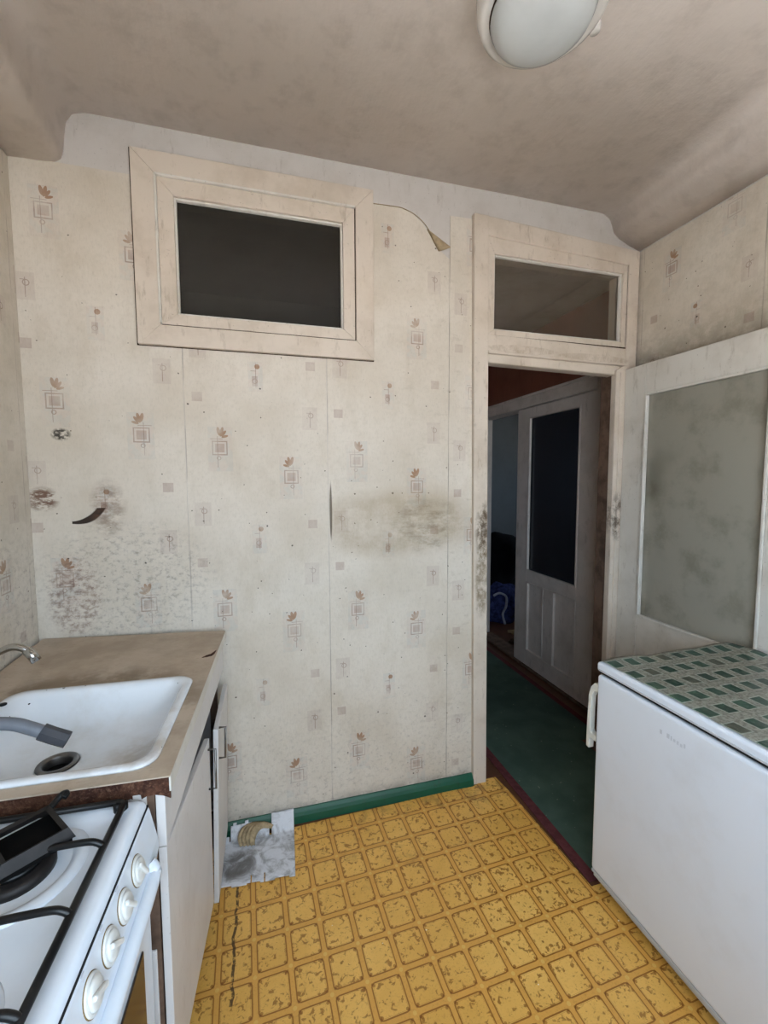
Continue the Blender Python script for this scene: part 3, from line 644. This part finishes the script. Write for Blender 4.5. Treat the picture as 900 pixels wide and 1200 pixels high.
# basin
sk = empty('sink_basin', (-.15, 1.804, 0), A); tag(sk, 'white enamelled sink basin with chipped rim set in beige worktop', 'sink')
bm = bmesh.new(); rings = []
for ins, z, r in ((0, .9003, .035), (-.001, .9045, .036), (.004, .9085, .034), (.016, .9085, .03), (.023, .905, .03), (.030, .893, .035), (.040, .855, .05), (.052, .825, .06), (.075, .810, .06), (.11, .804, .06)):
    rings.append(rrect(SX0+ins, SX1-ins, SY0+ins, SY1-ins, r+.012, z))
DX, DY = -.322, -.607
nr = len(rings[0])
def ring_c(r, z):
    out = []
    for p in rings[-1]:
        a = math.atan2(p[1]-DY, p[0]-DX); out.append((DX+r*math.cos(a), DY+r*math.sin(a), z))
    return out
last = rings[-1]; rings2 = rings + [ring_c(.052, .800)] + [ring_c(.044, .797)]
R = [[bm.verts.new(p) for p in r] for r in rings2]
for a, b_ in zip(R, R[1:]):
    for i in range(nr): bm.faces.new((a[i], a[(i+1) % nr], b_[(i+1) % nr], b_[i]))
ba = link('basin', bm, 'sink', sk, smooth=True); md = ba.modifiers.new('solid', 'SOLIDIFY'); md.thickness = .002; md.offset = -1
lathe('drain_ring', [(.029, .776), (.031, .797), (.034, .8025), (.044, .802), (.046, .7985), (.043, .796)], 'steel_dark', sk, 32, (DX, DY, 0), cap=False)
lathe('drain_hole', [(.0005, .774), (.030, .774), (.030, .780), (.0005, .780)], 'black', sk, 24, (DX, DY, 0))
for (hx, hy) in ((-.497, -.485),): lathe('overflow', [(.0005, 0), (.009, 0), (.009, .003), (.0005, .003)], 'seal', sk, 16, (hx, hy, .9075))
# taps on the side wall
tp = empty('faucet', (XL, 1.37, 1.0)); tag(tp, 'chrome wall tap with short curved spout above the sink', 'faucet')
lathe('wall_plate', [(.028, .001), (.028, .006), (.014, .012), (.012, .05), (.012, .06)], 'chrome', tp, 24, (T, 0, 0), 'x')
tube('spout', [(.05, 0, 0), (.08, -.004, .018), (.13, -.008, .047), (.155, -.01, .056), (.175, -.01, .053), (.191, -.01, .042)], .0095, 'chrome', tp, 12)
tube('nozzle', [(.188, -.01, .046), (.201, -.01, .028), (.210, -.01, .012)], .0125, 'chrome', tp, 14, False)
lathe('handle', [(.006, 0), (.016, .005), (.018, .018), (.010, .026)], 'chrome', tp, 16, (.055, 0, .012))
tp2 = empty('hose_tap', (XL, 1.13, .99)); tag(tp2, 'grey plastic hose spout with dark nozzle bending over the sink', 'faucet')
lathe('wall_plate', [(.024, .001), (.024, .006), (.016, .01), (.016, .05)], 'steel_dark', tp2, 24, (T, 0, 0), 'x')
tube('hose', [(.04, 0, 0), (.12, -.004, -.006), (.20, -.008, -.020), (.262, -.01, -.030), (.295, -.01, -.045), (.325, -.01, -.062)], .0140, 'hose', tp2, 14)
tube('nozzle', [(.315, -.01, -.056), (.335, -.01, -.068), (.365, -.01, -.084)], .0180, 'hose_dark', tp2, 8, False, True)

# ------------------------------------------------------------ gas stove
SA = -math.radians(2.4)
st = empty('gas_stove', (-.232, .921, .003), SA); tag(st, 'white enamelled gas stove with black wire grate and control knobs', 'stove')
box('body', (-.545, -.028, -.50, -.002, .03, .835), 'stove', st, .004)
bm = bmesh.new(); rings = []
for ins, z, r in ((0, .835, .012), (0, .858, .012), (.004, .866, .012), (.010, .8685, .012), (.024, .8685, .014), (.034, .862, .02), (.05, .856, .03), (.09, .853, .03)):
    rings.append(rrect(-.545+ins, 0-ins, -.50+ins, -ins, r, z))
loft(bm, rings, False, True); link('hob', bm, 'stove', st, smooth=True)
prism('control_panel', [(-.028, .836), (.000, .852), (.004, .846), (.017, .785), (.019, .765), (.012, .735), (-.028, .722)], 'y', -.498, -.003, 'stove', st, .003)
tube('panel_lip', [(.014, -.056, .772), (.022, -.062, .764), (.025, -.085, .757), (.026, -.25, .757), (.026, -.49, .757)], .013, 'stove', st, 12)
prism('panel_seam', [(-.02, .853), (.0022, .8535), (.0028, .8515), (-.02, .851)], 'y', -.497, -.004, 'seal', st)
# knobs on the sloping panel
nrm = Vector((.978, 0, .21)).normalized(); q = nrm.to_track_quat('Z', 'Y').to_matrix().to_4x4()
for k, ky in enumerate((-.112, -.178, -.240, -.302)):
    kn = empty('knob'); kn.parent = st; kn.matrix_local = Matrix.Translation((.0112, ky, .812)) @ q @ Matrix.Diagonal((.86, .86, .8, 1))
    lathe('knob_base', [(.0275, .0), (.0275, .003), (.026, .005), (.0005, .0055)], 'knob', kn, 32)
    lathe('knob_grime', [(.0288, -.001), (.0288, .0012), (.027, .0016)], 'knob_dirt', kn, 32)
    lathe('knob_body', [(.023, .005), (.021, .009), (.018, .011), (.0005, .0112)], 'knob', kn, 32)
    bm = bmesh.new(); bx(bm, -.0045, .0045, -.021, .021, .010, .018); o = link('knob_grip', bm, 'knob', kn, .003); o.rotation_euler = (0, 0, .5 + .2*k)
    for m in range(2):
        bm = bmesh.new(); bx(bm, -.010, .0, .034+.007*m, .037+.007*m, -.001, .0006); o = link('printed_mark', bm, 'ink', kn)
box('oven_door', (-.028, .0, -.49, -.012, .20, .70), 'stove', st, .006); box('oven_window', (.0, .004, -.43, -.075, .26, .62), 'brown_glass', st, .003)
box('drawer', (-.028, -.004, -.49, -.012, .05, .185), 'stove', st, .005)
for lx, ly in ((-.52, -.03), (-.52, -.47), (-.05, -.03), (-.05, -.47)): lathe('foot', [(.014, 0), (.014, .03)], 'iron', st, 12, (lx, ly, 0))
# burners
for n_, (bx_, by_) in enumerate(((-.165, -.12), (-.165, -.37), (-.41, -.12), (-.41, -.37))):
    bu = empty('burner', (bx_, by_, .853)); bu.parent = st
    lathe('enamel_ring', [(.105, -.002), (.100, .004), (.090, .0075), (.080, .004), (.074, -.002)], 'stove', bu, 40)
    lathe('burner_crown', [(.055, -.001), (.055, .010), (.048, .016), (.0005, .016)], 'soot', bu, 36); lathe('burner_cap', [(.038, .016), (.038, .022), (.034, .024), (.0005, .024)], 'iron', bu, 32)
# grate
gr = empty('grate', (0, 0, .878)); gr.parent = st
X0, X1, G0, G1 = -.515, -.034, -.475, -.018
fr_ = [(X1-.01, G1, 0), (X0, G1, 0), (X0, G0, 0), (X1, G0, 0), (X1, G1-.01, 0)]
tube('grate_frame', [(X1-.012, G1, 0), (X0, G1, 0)], .006, 'iron', gr, 8, False); tube('grate_frame', [(X1, G1-.012, 0), (X1, G0, 0)], .006, 'iron', gr, 8, False)
tube('grate_corner', [(X1-.013, G1, 0), (X1-.004, G1-.004, 0), (X1, G1-.013, 0)], .006, 'iron', gr, 8)
tube('grate_frame', [(X0, G1, 0), (X0, G0, 0)], .006, 'iron', gr, 8, False); tube('grate_frame', [(X0, G0, 0), (X1, G0, 0)], .006, 'iron', gr, 8, False)
for yy in (-.125, -.245, -.37):
    tube('grate_bar', [(X1, yy, .0), (X1-.008, yy, .008), (X1-.025, yy, .013), (X1-.075, yy, .013), (X1-.10, yy, .012)], .0055, 'iron', gr, 8)
    tube('grate_bar', [(X0, yy, .0), (X0+.008, yy, .008), (X0+.025, yy, .013), (X0+.13, yy, .012)], .0055, 'iron', gr, 8)
for xx in (X1-.012, X0, X1, ):
    for yy in (G1, G0): lathe('grate_foot', [(.007, -.015), (.007, .002)], 'iron', gr, 10, (xx if xx != X1 else X1, yy if yy == G0 else G1-.006, 0))
# square sheet-metal flame guard standing askew on the far burner
fg = empty('flame_guard', (-.392, .828, .880), math.radians(-51)); fg.rotation_euler = (math.radians(0), 0, math.radians(-51)); tag(fg, 'sooty square metal flame guard standing askew on the stove burner', 'burner guard')
h = .052
for k in range(4):
    a = k*PI/2; c, s = math.cos(a), math.sin(a)
    bm = bmesh.new(); P4 = [(-h, -h, .012), (h, -h, .012), (h*.86, -h*.86, .030), (-h*.86, -h*.86, .030), (h*.72, -h*.72, .027), (-h*.72, -h*.72, .027)]
    V_ = [bm.verts.new((p[0]*c-p[1]*s, p[0]*s+p[1]*c, p[2])) for p in P4]
    bm.faces.new((V_[0], V_[1], V_[2], V_[3])); bm.faces.new((V_[3], V_[2], V_[4], V_[5]))
    o = link('guard_wall', bm, 'soot', fg); md = o.modifiers.new('solid', 'SOLIDIFY'); md.thickness = .002
bm = bmesh.new(); bx(bm, -h+.004, h-.004, -h+.004, h-.004, .002, .010); link('guard_floor', bm, 'black', fg)
tube('hook', [(-.047, .047, .022), (-.052, .058, .026), (-.054, .068, .031), (-.048, .073, .033), (-.044, .067, .030)], .006, 'iron', fg, 8)

# ------------------------------------------------------------ refrigerator
fx, fy0, fy1 = 1.134, .655, 1.243
fr = empty('refrigerator', (1.43, .95, 0)); tag(fr, 'small white refrigerator with side handle beside the open door', 'refrigerator')
def fb(name, b_, m, bev, seg=None):
    o = box(name, (b_[0]-1.43, b_[1]-1.43, b_[2]-.95, b_[3]-.95, b_[4], b_[5]), m, fr, bev)
    if bev > .004: o.modifiers['bevel'].segments = 4
    return o
fb('cabinet_body', (1.172, 1.725, fy0+.004, fy1-.004, .035, .812), 'fridge', .006)
fb('door', (fx, 1.162, fy0, fy1, .072, .806), 'fridge', .012)
fb('door_seal', (1.162, 1.172, fy0+.008, fy1-.008, .076, .802), 'seal', 0)
fb('door_sill', (fx+.004, 1.170, fy0, fy1, .058, .070), 'fridge_trim', .003)
fb('kick_strip', (fx+.012, 1.175, fy0+.002, fy1-.002, .040, .056), 'fridge_trim', .003)
fb('lid_gasket', (fx+.008, 1.72, fy0+.004, fy1-.004, .811, .818), 'seal', 0)
fb('top_lid', (fx-.002, 1.728, fy0-.002, fy1+.002, .818, .852), 'fridge', .010)
fb('lid_line', (fx-.0035, 1.70, fy0+.01, fy1-.01, .826, .829), 'fridge_trim', .001)
for lx in (1.20, 1.70):
    for ly in (fy0+.03, fy1-.03): lathe('foot', [(.016, .003), (.016, .037)], 'seal', fr, 12, (lx-1.43, ly-.95, 0))
# handle on the far edge of the door
hp = [(.00, .768), (.018, .764), (.034, .745), (.043, .715), (.047, .66), (.049, .60), (.050, .535), (.050, .512), (.036, .510), (.036, .545), (.030, .552), (.004, .552), (.004, .572), (.028, .574), (.034, .582), (.033, .66), (.029, .71), (.020, .732), (.004, .738), (.00, .738)]
prism('door_handle', [(fy1-.003-.95+a, z) for a, z in hp], 'x', fx+.004-1.43, fx+.026-1.43, 'plastic', fr, .0015)
random.seed(5); yk = .985                      # worn remains of the nameplate print
for k in range(8):
    if k == 1: yk -= .012; continue
    w = random.uniform(.004, .009); zz = .735 + random.uniform(-.001, .002)
    fb('worn_print', (fx-.0004, fx+.001, yk-w, yk, zz, zz+random.uniform(.008, .014)), 'ink', 0); yk -= w + .004
# film on the lid
bm = bmesh.new(); nx, ny = 40, 40; g = {}
def film_pt(u, v):
    x = 1.146 + u*(1.742-1.146); y = .668 + v*(1.236-.668) + .004*math.sin(u*14)*(v > .95)
    z = .8528 + .0010*(math.sin(u*31+v*13)+1)*.5 + .0007*(math.sin(v*41+u*7)+1)
    e = max(0, u-.85)/.15; z += .012*e*e*(.6+.4*math.sin(v*17)) + .006*max(0, v-.93)/.07*max(0, math.sin(u*9))
    return (x-1.444, y-.952, z)
for i in range(nx):
    for j in range(ny):
        q = []
        for a, b_ in ((i, j), (i+1, j), (i+1, j+1), (i, j+1)):
            if (a, b_) not in g: g[a, b_] = bm.verts.new(film_pt(a/nx, b_/ny))
            q.append(g[a, b_])
        bm.faces.new(q)
fl = link('plastic_film', bm, 'film', smooth=True, loc=(1.444, .952, 0)); md = fl.modifiers.new('solid', 'SOLIDIFY'); md.thickness = .0006; md.offset = 1
tag(fl, 'wrinkled plastic film with green rectangles covering the refrigerator top', 'table film')

# ------------------------------------------------------------ ceiling lamp
lp = empty('ceiling_lamp', (.728, 1.062, ZC)); tag(lp, 'white round ceiling lamp with milky glass bowl, switched off', 'ceiling lamp')
lathe('lamp_base', [(.0005, 0), (.160, 0), (.166, -.02), (.168, -.05), (.166, -.078), (.160, -.092), (.148, -.098), (.134, -.094), (.0005, -.090)], 'lamp_base', lp, 56)
lathe('rim_seal', [(.128, -.090), (.1335, -.0955), (.128, -.098)], 'crack', lp, 56)
lathe('glass_bowl', [(.120, -.090), (.130, -.096), (.131, -.104), (.122, -.122), (.100, -.138), (.06, -.150), (.02, -.154), (.0005, -.154)], 'lamp_glass', lp, 56)
for a in (4, 184, 274):
    r = math.radians(a); lathe('clip', [(.0005, -.016), (.014, -.016), (.017, 0), (.012, .020), (.0005, .022)], 'lamp_base', lp, 16, (.172*math.cos(r), .172*math.sin(r), -.07))

# ------------------------------------------------------------ clutter in the room beyond the hall
def lump(name, loc, rx, ry, rz, mat, seed, label, cat, group=None):
    bm = bmesh.new(); bmesh.ops.create_icosphere(bm, subdivisions=4, radius=1); rnd = random.Random(seed)
    ks = [(Vector((rnd.uniform(-1, 1), rnd.uniform(-1, 1), rnd.uniform(-1, 1))).normalized(), rnd.uniform(3, 9), rnd.uniform(0, 6)) for _ in range(9)]
    for v in bm.verts:
        d = v.co.normalized(); s = 1 + .06*sum(math.sin(k[0].dot(d)*k[1]+k[2]) for k in ks)
        v.co = Vector((d.x*rx*s, d.y*ry*s, max(d.z*s, -.55)*rz))
    mn = min(v.co.z for v in bm.verts)
    for v in bm.verts: v.co.z -= mn
    o = link(name, bm, mat, smooth=True, loc=loc); tag(o, label, cat, group); return o
lump('clothes_bag', (2.72, 4.72, 0), .36, .30, .56, 'cloth_black', 1, 'big black bag of clothes in the dark room beyond the hall', 'bag')
lump('dark_bundle', (3.32, 4.15, 0), .24, .22, .42, 'cloth_black', 4, 'low dark bundle beside the big black bag past the hall', 'bundle')
lump('blue_bundle', (2.42, 4.03, 0), .17, .13, .26, 'cloth_blue', 9, 'small blue patterned cloth bundle in front of the black bag', 'bundle')
sc = empty('pale_strap', (2.34, 3.90, 0)); tag(sc, 'pale cloth strap looped over the blue bundle', 'strap')
tube('strap', [(-.07, .03, .30), (-.02, -.0, .33), (.05, -.01, .29), (.04, -.03, .20), (0, -.035, .12), (.02, -.05, .02)], .012, 'cloth_white', sc, 6)
for (x, y), rr, mat_, sd_, lab, nm in (((2.22, 3.42), (.06, .05, .025), 'debris', 20, 'crumpled brown scrap on the floor just past the hall threshold', 'rubbish_scrap'),
        ((2.36, 3.66), (.07, .05, .012), 'tan_paper', 21, 'flat pale torn paper on the floor before the blue bundle', 'paper_scrap'),
        ((2.50, 3.50), (.08, .06, .03), 'cloth_black', 22, 'small dark rag on the floor past the hall threshold', 'floor_rag')):
    lump(nm, (x, y, 0), *rr, mat_, sd_, lab, 'rubbish')
